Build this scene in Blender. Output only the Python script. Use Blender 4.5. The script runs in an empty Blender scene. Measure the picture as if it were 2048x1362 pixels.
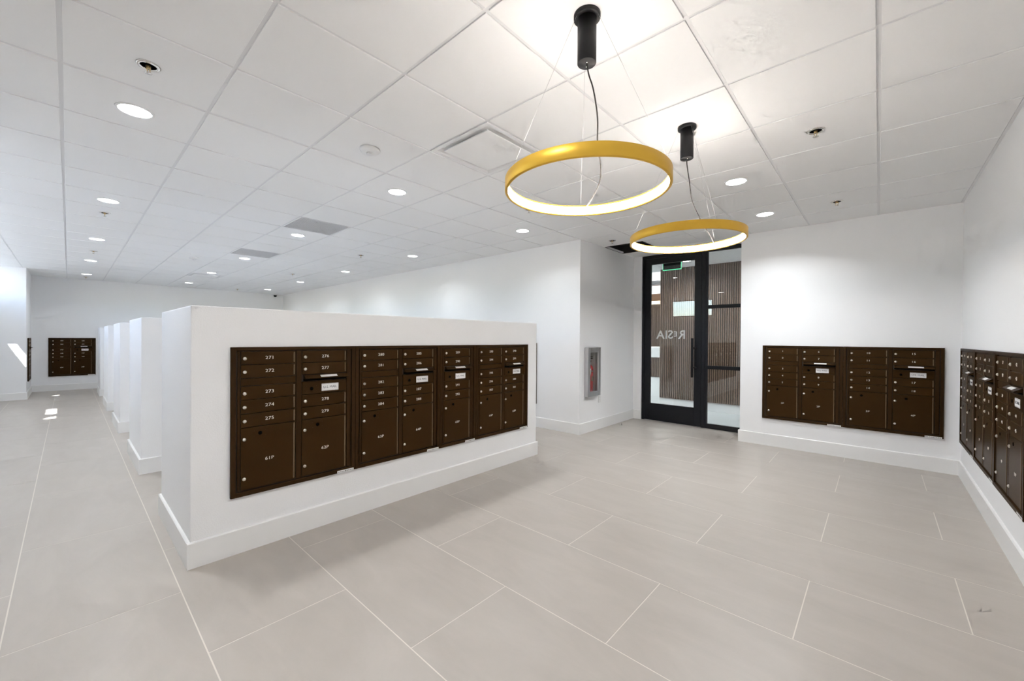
import bpy, bmesh, math, random
from mathutils import Matrix, Vector

random.seed(7)
sc = bpy.context.scene
COL = sc.collection

# ------------------------------------------------------------------ camera
CAM_H = 1.3303
cam_d = bpy.data.cameras.new('camera')
cam = bpy.data.objects.new('camera', cam_d)
COL.objects.link(cam)
cam_d.sensor_fit = 'HORIZONTAL'
cam_d.sensor_width = 36.0
cam_d.lens = 36.0 * 807.2 / 2048.0
cam_d.shift_x = (1024.0 - 1014.35) / 2048.0
cam_d.clip_start = 0.02
_r = Vector((0.67711, -0.73585, 0.00716)).normalized()
_u = Vector((-0.00111, 0.00870, 0.99996)).normalized()
_b = _r.cross(_u).normalized()
_u = _b.cross(_r).normalized()
m = Matrix((_r, _u, _b)).transposed().to_4x4()
m.translation = (0, 0, CAM_H)
cam.matrix_world = m
sc.camera = cam

# ------------------------------------------------------------------ world, sun, exposure
world = bpy.data.worlds.new('world')
sc.world = world
world.use_nodes = True
wn = world.node_tree.nodes
wn.clear()
w_out = wn.new('ShaderNodeOutputWorld')
w_bg = wn.new('ShaderNodeBackground')
w_sky = wn.new('ShaderNodeTexSky')
w_sky.sky_type = 'NISHITA'
w_sky.sun_disc = False
w_sky.sun_elevation = math.radians(52)
w_sky.sun_rotation = math.radians(230)
w_bg.inputs['Strength'].default_value = 0.85
world.node_tree.links.new(w_sky.outputs[0], w_bg.inputs[0])
world.node_tree.links.new(w_bg.outputs[0], w_out.inputs[0])

sun_d = bpy.data.lights.new('sun', 'SUN')
sun_d.energy = 34.0
sun_d.angle = math.radians(0.6)
sun_d.color = (1.0, 0.97, 0.92)
sun = bpy.data.objects.new('sun', sun_d)
COL.objects.link(sun)
sun.rotation_euler = Vector((0.5, 0.6, -1.0)).to_track_quat('-Z', 'Y').to_euler()

LAMP_W = 8.0          # each ceiling downlight
RING_E = 53.0          # emission of the pendant LED strips
sc.view_settings.view_transform = 'Standard'
sc.view_settings.look = 'None'
sc.view_settings.gamma = 1.0
sc.view_settings.use_curve_mapping = False
sc.view_settings.exposure = 0.67
sc.cycles.use_denoising = True
sc.cycles.max_bounces = 10
sc.cycles.diffuse_bounces = 9
sc.cycles.glossy_bounces = 3
sc.cycles.use_adaptive_sampling = True
sc.cycles.adaptive_threshold = 0.16
sc.cycles.adaptive_min_samples = 14
sc.cycles.transparent_max_bounces = 12
sc.cycles.sample_clamp_indirect = 2.5
sc.cycles.caustics_reflective = False
sc.cycles.caustics_refractive = False

# ------------------------------------------------------------------ dimensions
H = 2.71               # ceiling
T = 0.6096             # ceiling module
OX, OY = -0.0305, 0.0108
XW = -1.40             # left wall (clerestory)
XD = 6.00              # wall with mailboxes 1-18
XDOOR = 6.50           # glazed door plane
XC = 4.80              # long side wall
YC = 3.05              # wall with extinguisher
YR = -0.61             # right wall
YB = 14.50             # back wall
XCOL, YCOL = -0.59, 12.92   # projecting corner at the far left
BB_H, BB_T = 0.15, 0.016


# ------------------------------------------------------------------ materials
def srgb(r, g, b):
    f = lambda c: (c / 255 / 12.92) if c / 255 <= 0.04045 else ((c / 255 + 0.055) / 1.055) ** 2.4
    return (f(r), f(g), f(b), 1.0)


def mat(name, col, rough=0.5, metal=0.0, spec=0.5, emit=None, estr=0.0, bump=None, var=None, coat=0.0):
    m = bpy.data.materials.new(name)
    m.use_nodes = True
    nt = m.node_tree
    p = nt.nodes['Principled BSDF']
    p.inputs['Base Color'].default_value = col
    p.inputs['Roughness'].default_value = rough
    p.inputs['Metallic'].default_value = metal
    p.inputs['Specular IOR Level'].default_value = spec
    p.inputs['Coat Weight'].default_value = coat
    if emit:
        p.inputs['Emission Color'].default_value = emit
        p.inputs['Emission Strength'].default_value = estr
    if bump or var:
        tc = nt.nodes.new('ShaderNodeTexCoord')
    if bump:
        sca, stren, dist = bump
        n = nt.nodes.new('ShaderNodeTexNoise')
        n.inputs['Scale'].default_value = sca
        n.inputs['Detail'].default_value = 1
        b = nt.nodes.new('ShaderNodeBump')
        b.inputs['Strength'].default_value = stren
        b.inputs['Distance'].default_value = dist
        nt.links.new(tc.outputs['Object'], n.inputs['Vector'])
        nt.links.new(n.outputs['Fac'], b.inputs['Height'])
        nt.links.new(b.outputs['Normal'], p.inputs['Normal'])
    if var:
        sca, c2 = var
        n = nt.nodes.new('ShaderNodeTexNoise')
        n.inputs['Scale'].default_value = sca
        n.inputs['Detail'].default_value = 5
        n.inputs['Roughness'].default_value = 0.6
        mx = nt.nodes.new('ShaderNodeMix')
        mx.data_type = 'RGBA'
        mx.inputs['A'].default_value = col
        mx.inputs['B'].default_value = c2
        nt.links.new(tc.outputs['Object'], n.inputs['Vector'])
        nt.links.new(n.outputs['Fac'], mx.inputs['Factor'])
        nt.links.new(mx.outputs['Result'], p.inputs['Base Color'])
    return m


def glass_mat(name, tint=(1, 1, 1, 1), refl=1.0):
    m = bpy.data.materials.new(name)
    m.use_nodes = True
    nt = m.node_tree
    nt.nodes.clear()
    o = nt.nodes.new('ShaderNodeOutputMaterial')
    t = nt.nodes.new('ShaderNodeBsdfTransparent')
    t.inputs['Color'].default_value = tint
    g = nt.nodes.new('ShaderNodeBsdfGlossy')
    g.inputs['Roughness'].default_value = 0.0
    fr = nt.nodes.new('ShaderNodeFresnel')
    ge = nt.nodes.new('ShaderNodeNewGeometry')
    ior = nt.nodes.new('ShaderNodeMath')        # thin pane: same Fresnel from both sides
    ior.operation = 'MULTIPLY_ADD'
    ior.inputs[1].default_value = 1.0 / 1.52 - 1.52
    ior.inputs[2].default_value = 1.52
    nt.links.new(ge.outputs['Backfacing'], ior.inputs[0])
    nt.links.new(ior.outputs[0], fr.inputs['IOR'])
    mu = nt.nodes.new('ShaderNodeMath')
    mu.operation = 'MULTIPLY'
    mu.inputs[1].default_value = refl
    mx = nt.nodes.new('ShaderNodeMixShader')
    nt.links.new(fr.outputs[0], mu.inputs[0])
    nt.links.new(mu.outputs[0], mx.inputs[0])
    nt.links.new(t.outputs[0], mx.inputs[1])
    nt.links.new(g.outputs[0], mx.inputs[2])
    nt.links.new(mx.outputs[0], o.inputs[0])
    return m


def floor_mat(name, c1, c2, rough):
    """Concrete-look porcelain: soft directional clouding plus a shade of its own for each tile."""
    m = bpy.data.materials.new(name)
    m.use_nodes = True
    nt = m.node_tree
    p = nt.nodes['Principled BSDF']
    p.inputs['Roughness'].default_value = rough
    p.inputs['Specular IOR Level'].default_value = 0.4
    tc = nt.nodes.new('ShaderNodeTexCoord')
    oi = nt.nodes.new('ShaderNodeObjectInfo')
    ad = nt.nodes.new('ShaderNodeVectorMath')
    ad.operation = 'ADD'
    mp = nt.nodes.new('ShaderNodeMapping')
    mp.inputs['Scale'].default_value = (3.4, 1.1, 1.0)
    sc10 = nt.nodes.new('ShaderNodeVectorMath')
    sc10.operation = 'SCALE'
    sc10.inputs['Scale'].default_value = 3.7
    nt.links.new(oi.outputs['Location'], sc10.inputs[0])
    nt.links.new(tc.outputs['Object'], ad.inputs[0])
    nt.links.new(sc10.outputs[0], ad.inputs[1])
    nt.links.new(ad.outputs[0], mp.inputs['Vector'])
    n = nt.nodes.new('ShaderNodeTexNoise')
    n.inputs['Scale'].default_value = 1.6
    n.inputs['Detail'].default_value = 6
    n.inputs['Roughness'].default_value = 0.62
    n.inputs['Distortion'].default_value = 0.6
    nt.links.new(mp.outputs[0], n.inputs['Vector'])
    mx = nt.nodes.new('ShaderNodeMix')
    mx.data_type = 'RGBA'
    mx.inputs['A'].default_value = c1
    mx.inputs['B'].default_value = c2
    nt.links.new(n.outputs['Fac'], mx.inputs['Factor'])
    nt.links.new(mx.outputs['Result'], p.inputs['Base Color'])
    return m


M = {}
M['wall'] = mat('wall_paint_white', (0.885, 0.89, 0.90, 1), 0.55, spec=0.3)
M['textured'] = mat('partition_paint_white', (0.885, 0.89, 0.90, 1), 0.55, spec=0.3, bump=(130, 0.28, 0.003))
M['base'] = mat('baseboard_paint', (0.85, 0.85, 0.845, 1), 0.32, spec=0.45)
M['ceil'] = mat('ceiling_tile', (0.90, 0.90, 0.90, 1), 0.8, spec=0.1)
M['grid'] = mat('grid_metal_white', (0.80, 0.80, 0.81, 1), 0.45, spec=0.3)
M['plenum'] = mat('plenum_black', (0.012, 0.012, 0.013, 1), 0.8)
M['duct'] = mat('duct_grey', (0.10, 0.10, 0.105, 1), 0.5, metal=0.3)
M['tile'] = floor_mat('porcelain_tile', srgb(163, 156, 148), srgb(185, 178, 171), 0.38)
M['grout'] = mat('grout', srgb(212, 206, 197), 0.8)
M['bronze'] = mat('bronze_paint', srgb(50, 33, 12), 0.36, spec=0.06)
M['bronze_frame'] = mat('bronze_paint_frame', srgb(47, 31, 13), 0.38, spec=0.06)
M['seam'] = mat('bronze_recess', srgb(36, 26, 16), 0.6)
M['hinge'] = mat('bronze_hinge', srgb(92, 74, 52), 0.35, spec=0.5)
M['chrome'] = mat('chrome', (0.80, 0.78, 0.74, 1), 0.18, metal=1.0)
M['lock'] = mat('lock_nickel', (0.78, 0.75, 0.68, 1), 0.30, metal=0.75)
M['dark'] = mat('dark_hole', (0.003, 0.003, 0.003, 1), 0.9, spec=0.0)
M['print_white'] = mat('number_print', (0.82, 0.80, 0.74, 1), 0.6)
M['print_dark'] = mat('label_print', (0.04, 0.04, 0.05, 1), 0.6)
M['label'] = mat('label_white', (0.82, 0.82, 0.82, 1), 0.4)
M['white'] = mat('white_plastic', (0.82, 0.82, 0.82, 1), 0.4)
M['gold'] = mat('gold_anodised', (0.80, 0.48, 0.055, 1), 0.38, metal=0.55)
M['gold_edge'] = mat('gold_rim_shade', (0.45, 0.25, 0.05, 1), 0.4, metal=0.55)
M['led'] = mat('led_warm', (1, 0.9, 0.75, 1), 0.5, emit=(1.0, 0.93, 0.865, 1), estr=RING_E)
M['lens'] = mat('lamp_lens', (1, 1, 1, 1), 0.5, emit=(1.0, 0.985, 0.96, 1), estr=14.0)
M['black'] = mat('black_metal', (0.008, 0.008, 0.009, 1), 0.42, spec=0.25)
M['cord'] = mat('black_cord', (0.02, 0.017, 0.015, 1), 0.5)
M['wire'] = mat('steel_wire', (0.55, 0.55, 0.55, 1), 0.5, metal=0.2)
M['doorblack'] = mat('door_black_aluminium', (0.005, 0.0055, 0.008, 1), 0.38, spec=0.25)
M['glass'] = glass_mat('clear_glass', (0.95, 0.97, 0.97, 1), 1.8)
M['window_glass'] = glass_mat('window_glass', (0.95, 0.98, 1.0, 1), 1.0)
M['frost'] = mat('frosted_vinyl', (0.88, 0.88, 0.88, 1), 0.6)
M['slat'] = mat('walnut_slat', srgb(114, 93, 76), 0.5, var=(14, srgb(96, 77, 63)))
M['slatback'] = mat('slat_felt', srgb(22, 18, 16), 0.9)
M['hallfloor'] = floor_mat('hall_floor', srgb(182, 188, 188), srgb(194, 198, 198), 0.3)
M['steel'] = mat('brushed_steel', (0.60, 0.60, 0.61, 1), 0.28, metal=0.9)
M['red'] = mat('extinguisher_red', (0.50, 0.012, 0.02, 1), 0.25, spec=0.5)
M['brass'] = mat('brass', (0.55, 0.40, 0.18, 1), 0.35, metal=0.9)
M['green'] = mat('exit_green', (0.05, 0.5, 0.25, 1), 0.4, emit=(0.10, 0.85, 0.40, 1), estr=0.7)
M['wood'] = mat('wood_beam', srgb(120, 84, 56), 0.5, var=(9, srgb(96, 66, 44)))
M['cream'] = mat('cream_light', (1, 0.9, 0.75, 1), 0.5, emit=(1.0, 0.86, 0.66, 1), estr=1.2)
M['sand'] = mat('exterior_render', (0.62, 0.61, 0.58, 1), 0.9)


# ------------------------------------------------------------------ geometry helpers
class MB:
    def __init__(self):
        self.v = []
        self.f = []
        self.sm = []

    def add(self, vs, fs, smooth=False):
        o = len(self.v)
        self.v += [tuple(p) for p in vs]
        for q in fs:
            self.f.append(tuple(i + o for i in q))
            self.sm.append(smooth)
        return self

    def box(self, x0, x1, y0, y1, z0, z1):
        vs = [(x, y, z) for z in (z0, z1) for y in (y0, y1) for x in (x0, x1)]
        return self.add(vs, [(0, 2, 3, 1), (4, 5, 7, 6), (0, 1, 5, 4), (2, 6, 7, 3), (0, 4, 6, 2), (1, 3, 7, 5)])

    def lathe(self, prof, n=24, c=(0, 0, 0), axis='z', smooth=True, closed=False):
        """prof: list of (radius, height). axis z, or y (height along -y)."""
        vs = []
        for (r, h) in prof:
            for k in range(n):
                a = 2 * math.pi * k / n
                x, y = r * math.cos(a), r * math.sin(a)
                if axis == 'z':
                    vs.append((c[0] + x, c[1] + y, c[2] + h))
                elif axis == 'y':
                    vs.append((c[0] + x, c[1] - h, c[2] + y))
                else:
                    vs.append((c[0] + h, c[1] + x, c[2] + y))
        fs = []
        rows = len(prof)
        for i in range(rows - 1 + (1 if closed else 0)):
            i2 = (i + 1) % rows
            for k in range(n):
                k2 = (k + 1) % n
                fs.append((i * n + k, i * n + k2, i2 * n + k2, i2 * n + k))
        if not closed:
            if prof[0][0] > 1e-6:
                fs.append(tuple(range(n - 1, -1, -1)))
            if prof[-1][0] > 1e-6:
                fs.append(tuple((rows - 1) * n + k for k in range(n)))
        return self.add(vs, fs, smooth)

    def tube(self, pts, r, n=8, smooth=True):
        pts = [Vector(p) for p in pts]
        vs = []
        up = Vector((0.31, 0.17, 0.93))
        for i, p in enumerate(pts):
            d = (pts[min(i + 1, len(pts) - 1)] - pts[max(i - 1, 0)]).normalized()
            a = d.cross(up)
            if a.length < 1e-3:
                a = d.cross(Vector((1, 0, 0)))
            a.normalize()
            b = d.cross(a)
            for k in range(n):
                t = 2 * math.pi * k / n
                vs.append(tuple(p + a * (r * math.cos(t)) + b * (r * math.sin(t))))
        fs = []
        for i in range(len(pts) - 1):
            for k in range(n):
                k2 = (k + 1) % n
                fs.append((i * n + k, i * n + k2, (i + 1) * n + k2, (i + 1) * n + k))
        fs.append(tuple(range(n - 1, -1, -1)))
        fs.append(tuple((len(pts) - 1) * n + k for k in range(n)))
        return self.add(vs, fs, smooth)

    def mesh(self, name, material, bevel=0.0, seg=1):
        me = bpy.data.meshes.new(name)
        me.from_pydata(self.v, [], self.f)
        me.polygons.foreach_set('use_smooth', self.sm)
        bm = bmesh.new()
        bm.from_mesh(me)
        bmesh.ops.recalc_face_normals(bm, faces=bm.faces)
        if bevel > 0:
            bmesh.ops.bevel(bm, geom=list(bm.edges), offset=bevel, segments=seg, affect='EDGES', profile=0.5)
        bm.to_mesh(me)
        bm.free()
        me.materials.append(material)
        return me

    def build(self, name, material, parent=None, loc=(0, 0, 0), bevel=0.0, seg=1):
        return link(name, self.mesh(name, material, bevel, seg), parent, loc)


def link(name, data, parent=None, loc=(0, 0, 0), rot=None):
    o = bpy.data.objects.new(name, data)
    COL.objects.link(o)
    o.location = loc
    if rot:
        o.rotation_euler = rot
    if parent:
        o.parent = parent
    return o


def tag(o, label=None, cat=None, group=None, kind=None):
    if label:
        o['label'] = label
    if cat:
        o['category'] = cat
    if group:
        o['group'] = group
    if kind:
        o['kind'] = kind
    return o


def struct(o):
    o['kind'] = 'structure'
    return o


def thing(name, label, cat, loc=(0, 0, 0), rz=0.0, group=None):
    o = bpy.data.objects.new(name, None)
    COL.objects.link(o)
    o.empty_display_size = 0.1
    o.location = loc
    o.rotation_euler = (0, 0, rz)
    return tag(o, label, cat, group)


def copy_tree(o, parent=None):
    c = o.copy()
    COL.objects.link(c)
    c.parent = parent
    for ch in list(o.children):
        copy_tree(ch, c)
    return c


_text = {}


def text_mesh(s, size, material, extr=0.0004, bold=0.0):
    key = (s, size, material.name, bold)
    if key not in _text:
        cu = bpy.data.curves.new('lettering', 'FONT')
        cu.body = s
        cu.size = size
        cu.align_x = 'CENTER'
        cu.align_y = 'CENTER'
        cu.resolution_u = 2
        cu.offset = bold
        cu.extrude = extr
        ob = bpy.data.objects.new('lettering', cu)
        me = bpy.data.meshes.new_from_object(ob)
        bpy.data.objects.remove(ob)
        me.materials.clear()
        me.materials.append(material)
        _text[key] = me
    return _text[key]


_cache = {}


def cached(key, fn):
    if key not in _cache:
        _cache[key] = fn()
    return _cache[key]


# ------------------------------------------------------------------ floor
fl = MB()
fl.box(XW - 0.1, XC + 0.1, YR - 0.1, YB + 0.1, -0.1, -0.0005)
fl.box(XC + 0.1, XDOOR + 0.02, YR - 0.1, YC + 0.1, -0.1, -0.0005)
floor = struct(fl.build('floor', M['grout']))
TPX, TPY, TX0, TYE, TYO = 0.5955, 1.193, 0.399, 0.866, 0.270
G = 0.0026


def tile_mesh(w, l, zt, zb, material, name, bev=0.0):
    b = MB()
    b.box(-w / 2, w / 2, -l / 2, l / 2, zb, zt)
    return b.mesh(name, material, bevel=bev)


for k in range(-4, 12):
    x0, x1 = TX0 + TPX * k, TX0 + TPX * (k + 1)
    for n in range(-3, 14):
        y0 = (TYE if k % 2 == 0 else TYO) + TPY * n
        y1 = y0 + TPY
        cx0, cx1, cy0, cy1 = max(x0, XW), x1, max(y0, YR), min(y1, YB)
        xmax = XC + 0.005 if (y0 + y1) / 2 > YC + 0.35 else (XDOOR if y1 > 1.3 else XD)
        cx1 = min(cx1, xmax)
        if x0 > XC - 0.1:
            cy1 = min(cy1, YC)
            if x0 > XD - 0.1:
                cy0 = max(cy0, 1.34)
        if cx1 - cx0 < 0.03 or cy1 - cy0 < 0.03:
            continue
        w, l = round(cx1 - cx0 - 2 * G, 3), round(cy1 - cy0 - 2 * G, 3)
        me = cached(('ft', w, l), lambda: tile_mesh(w, l, 0.0, -0.0004, M['tile'], 'floor_tile'))
        link('floor_tile', me, floor, ((cx0 + cx1) / 2, (cy0 + cy1) / 2, 0))

# ------------------------------------------------------------------ ceiling with lay-in tiles
cl = MB()
cl.box(XW - 0.1, XC + 0.1, YR - 0.1, OY + 4 * T, H + 0.030, H + 0.06)
cl.box(XW - 0.1, XC + 0.1, OY + 4 * T, YB + 0.1, H + 0.030, H + 0.06)
cl.box(XC + 0.1, OX + 9 * T, YR - 0.1, YC + 0.1, H + 0.030, H + 0.06)
cl.box(OX + 10 * T, XDOOR + 0.3, YR - 0.1, YC + 0.1, H + 0.030, H + 0.06)
cl.box(OX + 9 * T, OX + 10 * T, YR - 0.1, OY + 4 * T, H + 0.030, H + 0.06)
ceiling = struct(cl.build('ceiling', M['ceil']))
SKIP = {(3, 3), (3, 8), (3, 12), (3, 18), (9, 4)}
CG = 0.009
far = MB()
for i in range(-3, 11):
    for j in range(-2, 24):
        if (i, j) in SKIP:
            continue
        x0, x1, y0, y1 = OX + T * i, OX + T * (i + 1), OY + T * j, OY + T * (j + 1)
        cx0, cy0, cy1 = max(x0, XW), max(y0, YR), min(y1, YB)
        if j >= 5:
            cx1 = min(x1, XC)
        else:
            cx1 = min(x1, XDOOR if y1 > 1.34 else XD)
            if i >= 10:
                cy0 = max(cy0, 1.34)
            cy1 = min(cy1, YC)
        if cx1 - cx0 < 0.03 or cy1 - cy0 < 0.03:
            continue
        gx0, gx1 = cx0 + CG, cx1 - CG
        gy0, gy1 = cy0 + CG, cy1 - CG
        w, l = round(gx1 - gx0, 3), round(gy1 - gy0, 3)
        if x1 < -1.0 or (x0 + y0 < 0.3):          # above and behind the camera, out of the picture
            far.box(gx0, gx1, gy0, gy1, H, H + 0.012)
            continue
        me = cached(('ct', w, l), lambda: tile_mesh(w, l, H + 0.012, H, M['ceil'], 'ceiling_tile', 0.0015))
        link('ceiling_tile', me, ceiling, ((gx0 + gx1) / 2, (gy0 + gy1) / 2, 0))
tag(far.build('ceiling_tile_field', M['ceil'], ceiling), kind='stuff')
ZG0, ZG1, GW = H + 0.0055, H + 0.030, 0.012
for i in range(-2, 11):
    x = OX + T * i
    ye = YB if x < XC else YC
    ys = 1.34 if x > XD else YR
    MB().box(x - GW, x + GW, ys, ye, ZG0, ZG1).build('grid_runner', M['grid'], ceiling)
for j in range(-1, 24):
    y = OY + T * j
    xe = (XDOOR if y > 1.34 else XD) if y < YC else XC
    MB().box(XW, xe, y - GW, y + GW, ZG0 + 0.0006, ZG1).build('cross_tee', M['grid'], ceiling)


def angle(x0, x1, y0, y1):
    MB().box(x0, x1, y0, y1, H + 0.001, H + 0.028).build('wall_angle', M['grid'], ceiling)


AW = 0.018
angle(XW, XD, YR, YR + AW)
angle(XD - AW, XD, YR + AW, 1.34)
angle(XC, XDOOR, YC - AW, YC)
angle(XC - AW, XC, YC, YB)
angle(XCOL, XC - AW, YB - AW, YB)
angle(XCOL, XCOL + AW, YCOL, YB - AW)
angle(XW, XCOL, YCOL - AW, YCOL)

# dark open tile beside the door (black plenum box with a duct)
opl = (OX + 9.5 * T, OY + 4.5 * T, H)
hw = T / 2 - 0.012
hy1 = YC - (OY + 4.5 * T) - 0.002
b = MB()
b.box(-hw, -hw + 0.008, -hw, hy1, -0.001, 0.36)
b.box(hw - 0.008, hw, -hw, hy1, -0.001, 0.36)
b.box(-hw, hw, -hw, -hw + 0.008, -0.001, 0.36)
b.box(-hw, hw, hy1 - 0.008, hy1, -0.001, 0.36)
b.box(-hw, hw, -hw, hy1, 0.36, 0.37)
tag(b.build('open_panel_box', M['plenum'], ceiling, opl), 'black open ceiling panel beside the extinguisher wall')
MB().box(-hw + 0.02, hw - 0.16, -0.10, hy1 - 0.03, 0.10, 0.30).build('duct', M['duct'], ceiling, opl)


# ------------------------------------------------------------------ walls
def wall_grid(name, axis, p0, p1, a0, a1, z0, z1, holes, material):
    """Wall slab normal to `axis` between p0..p1, spanning a0..a1 along the other axis, with rectangular holes."""
    aa = sorted({a0, a1, *[h[0] for h in holes], *[h[1] for h in holes]})
    zz = sorted({z0, z1, *[h[2] for h in holes], *[h[3] for h in holes]})
    b = MB()
    for i in range(len(aa) - 1):
        for k in range(len(zz) - 1):
            am, zm = (aa[i] + aa[i + 1]) / 2, (zz[k] + zz[k + 1]) / 2
            if any(h[0] < am < h[1] and h[2] < zm < h[3] for h in holes):
                continue
            if axis == 'x':
                b.box(p0, p1, aa[i], aa[i + 1], zz[k], zz[k + 1])
            else:
                b.box(aa[i], aa[i + 1], p0, p1, zz[k], zz[k + 1])
    return struct(b.build(name, material))


ZT = H + 0.03
WIN = [(4.06, 6.20, 2.13, 2.69), (6.30, 8.45, 2.13, 2.69), (8.55, 10.65, 2.13, 2.69), (10.75, 12.86, 2.13, 2.69)]
CABX0, CABX1, CABZ0, CABZ1 = 4.975, 5.235, 0.555, 1.165
wall_grid('wall_right', 'y', YR - 0.15, YR, XW - 0.15, XD, 0, ZT, [], M['wall'])
struct(MB().box(XD, XDOOR + 0.12, YR - 0.15, 1.34, 0, ZT).build('wall_mailbox', M['wall'], bevel=0.002))
wall_grid('wall_extinguisher', 'y', YC, YC + 0.2, XC, XDOOR + 0.12, 0, ZT, [(CABX0, CABX1, CABZ0, CABZ1)], M['wall'])
struct(MB().box(XDOOR - 0.03, XDOOR + 0.12, 2.912, YC, 0, ZT).build('wall_door_return', M['wall']))
struct(MB().box(XC, XC + 0.2, YC + 0.2, YB, 0, ZT).build('wall_side', M['wall']))
struct(MB().box(XCOL, XC + 0.2, YB, YB + 0.15, 0, ZT).build('wall_back', M['wall']))
struct(MB().box(XW - 0.15, XCOL, YCOL, YB + 0.15, 0, ZT).build('wall_corner', M['wall'], bevel=0.002))
wall_grid('wall_left', 'x', XW - 0.07, XW, YR, YCOL, 0, ZT, WIN, M['wall'])

# clerestory windows in the left wall
for n, (y0, y1, z0, z1) in enumerate(WIN):
    fr = MB()
    x0, x1 = XW - 0.06, XW - 0.01
    fr.box(x0, x1, y0, y1, z0, z0 + 0.025)
    fr.box(x0, x1, y0, y1, z1 - 0.025, z1)
    fr.box(x0, x1, y0, y0 + 0.025, z0 + 0.025, z1 - 0.025)
    fr.box(x0, x1, y1 - 0.025, y1, z0 + 0.025, z1 - 0.025)
    wo = struct(fr.build('window_%d' % (n + 2), M['doorblack']))
    MB().box(XW - 0.038, XW - 0.032, y0 + 0.025, y1 - 0.025, z0 + 0.025, z1 - 0.025).build('pane', M['window_glass'], wo)
    pd = bpy.data.lights.new('sky_portal', 'AREA')
    pd.shape = 'RECTANGLE'
    pd.size, pd.size_y = z1 - z0, y1 - y0
    pd.cycles.is_portal = True
    po = link('sky_portal', pd, None, (XW - 0.08, (y0 + y1) / 2, (z0 + z1) / 2))
    po.rotation_euler = Vector((1, 0, 0)).to_track_quat('-Z', 'Y').to_euler()
    po['kind'] = 'structure'

# unseen slab added outside the clerestory to block sun, gaps cut for sun patches
gaps = [(7.86, 8.16), (8.42, 9.16), (11.48, 11.80)]
aw = MB()
aw.box(-2.25, -1.775, 3.2, 13.4, 3.0, 3.04)
aw.box(-1.645, XW - 0.07, 3.2, 13.4, 3.0, 3.04)
ys = [3.2] + [v for g in gaps for v in g] + [13.4]
for a, c in zip(ys[0::2], ys[1::2]):
    aw.box(-1.775, -1.645, a, c, 3.0, 3.04)
tag(aw.build('sun_blocker', M['sand']), 'added sun-blocking slab, unseen, outside the high clerestory windows', 'sun_blocker')
struct(MB().box(-40, XW - 0.07, -30, 45, -0.3, -0.1).build('ground_outside', M['sand']))


# ------------------------------------------------------------------ baseboards
def bb_profile_run(b, p, q, n):
    """baseboard from p to q (xy) whose face looks along unit n (xy)."""
    px, py = p
    qx, qy = q
    nx, ny = n
    t, c = BB_T, 0.006
    prof = [(0, 0), (t, 0), (t, BB_H - c), (t - c, BB_H), (0, BB_H)]
    vs = [(px + nx * d, py + ny * d, z) for d, z in prof] + [(qx + nx * d, qy + ny * d, z) for d, z in prof]
    m_ = len(prof)
    fs = [(i, (i + 1) % m_, m_ + (i + 1) % m_, m_ + i) for i in range(m_)]
    fs += [tuple(range(m_))[::-1], tuple(range(m_, 2 * m_))]
    b.add(vs, fs)


def baseboard(name, runs):
    b = MB()
    for r in runs:
        bb_profile_run(b, *r)
    return struct(b.build(name, M['base']))


t = BB_T
baseboard('baseboard_right', [((XW, YR), (XD, YR), (0, 1))])
baseboard('baseboard_mailbox', [((XD, YR + t), (XD, 1.34 + t), (-1, 0)), ((XD, 1.34), (XDOOR - 0.02, 1.34), (0, 1))])
baseboard('baseboard_extinguisher', [((XC - t, YC), (XDOOR - 0.03, YC), (0, -1))])
baseboard('baseboard_door', [((XDOOR - 0.03, YC - t), (XDOOR - 0.03, 2.905), (-1, 0))])
baseboard('baseboard_side', [((XC, YC), (XC, YB), (-1, 0))])
baseboard('baseboard_back', [((XCOL, YB), (XC - t, YB), (0, -1))])
baseboard('baseboard_corner', [((XCOL, YCOL - t), (XCOL, YB - t), (1, 0)), ((XW, YCOL), (XCOL, YCOL), (0, -1))])
baseboard('baseboard_left', [((XW, YR + t), (XW, YCOL - t), (1, 0))])

# ------------------------------------------------------------------ low partition blocks
PX0, PX1, PZ = 0.472, 3.640, 1.507
PY = [(2.890, 3.940), (5.205, 6.295), (7.615, 8.680), (10.030, 11.130), (12.520, 13.520)]
plabel = ['low white partition block nearest the camera, holding mailboxes 271 to 301',
          'second low white partition block from the camera, with a wide visible end',
          'third low white partition block, middle one of the five in the row',
          'fourth low white partition block in the row, second from the back wall',
          'farthest low white partition block, beside the mailboxes on the back wall']
for (y0, y1), lab in zip(PY, plabel):
    p = thing('partition_block', lab, 'partition', (PX0, y0, 0), 0, 'low partition blocks in a row')
    L, D = PX1 - PX0, y1 - y0
    MB().box(0, L, 0, D, 0, PZ).build('body', M['textured'], p, bevel=0.005, seg=2)
    bb = MB()
    bb_profile_run(bb, (-t, 0), (L + t, 0), (0, -1))
    bb_profile_run(bb, (-t, D), (L + t, D), (0, 1))
    bb_profile_run(bb, (0, 0), (0, D), (-1, 0))
    bb_profile_run(bb, (L, 0), (L, D), (1, 0))
    bb.build('baseboard', M['base'], p)

# ------------------------------------------------------------------ mailbox units
UW, UZ0, UZ1 = 0.789, 0.345, 1.265
YF = -0.020           # face of outer trim
YDR = -0.0135         # face of doors
YP = -0.004           # recessed back panel


def door_me(w, h, name):
    def mk():
        b = MB()
        b.box(0, w, YDR, YP + 0.001, 0, h)
        return b.mesh(name, M['bronze'], bevel=0.0014)
    return cached((name, round(w, 4), round(h, 4)), mk)


def lock_me():
    def mk():
        b = MB()
        b.lathe([(0.0105, 0.0), (0.0105, 0.004), (0.0088, 0.0062), (0.0055, 0.0062), (0.0050, 0.0085), (0.0, 0.0088)], 18, axis='y')
        return b.mesh('lock', M['lock'])
    return cached('lock', mk)


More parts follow.
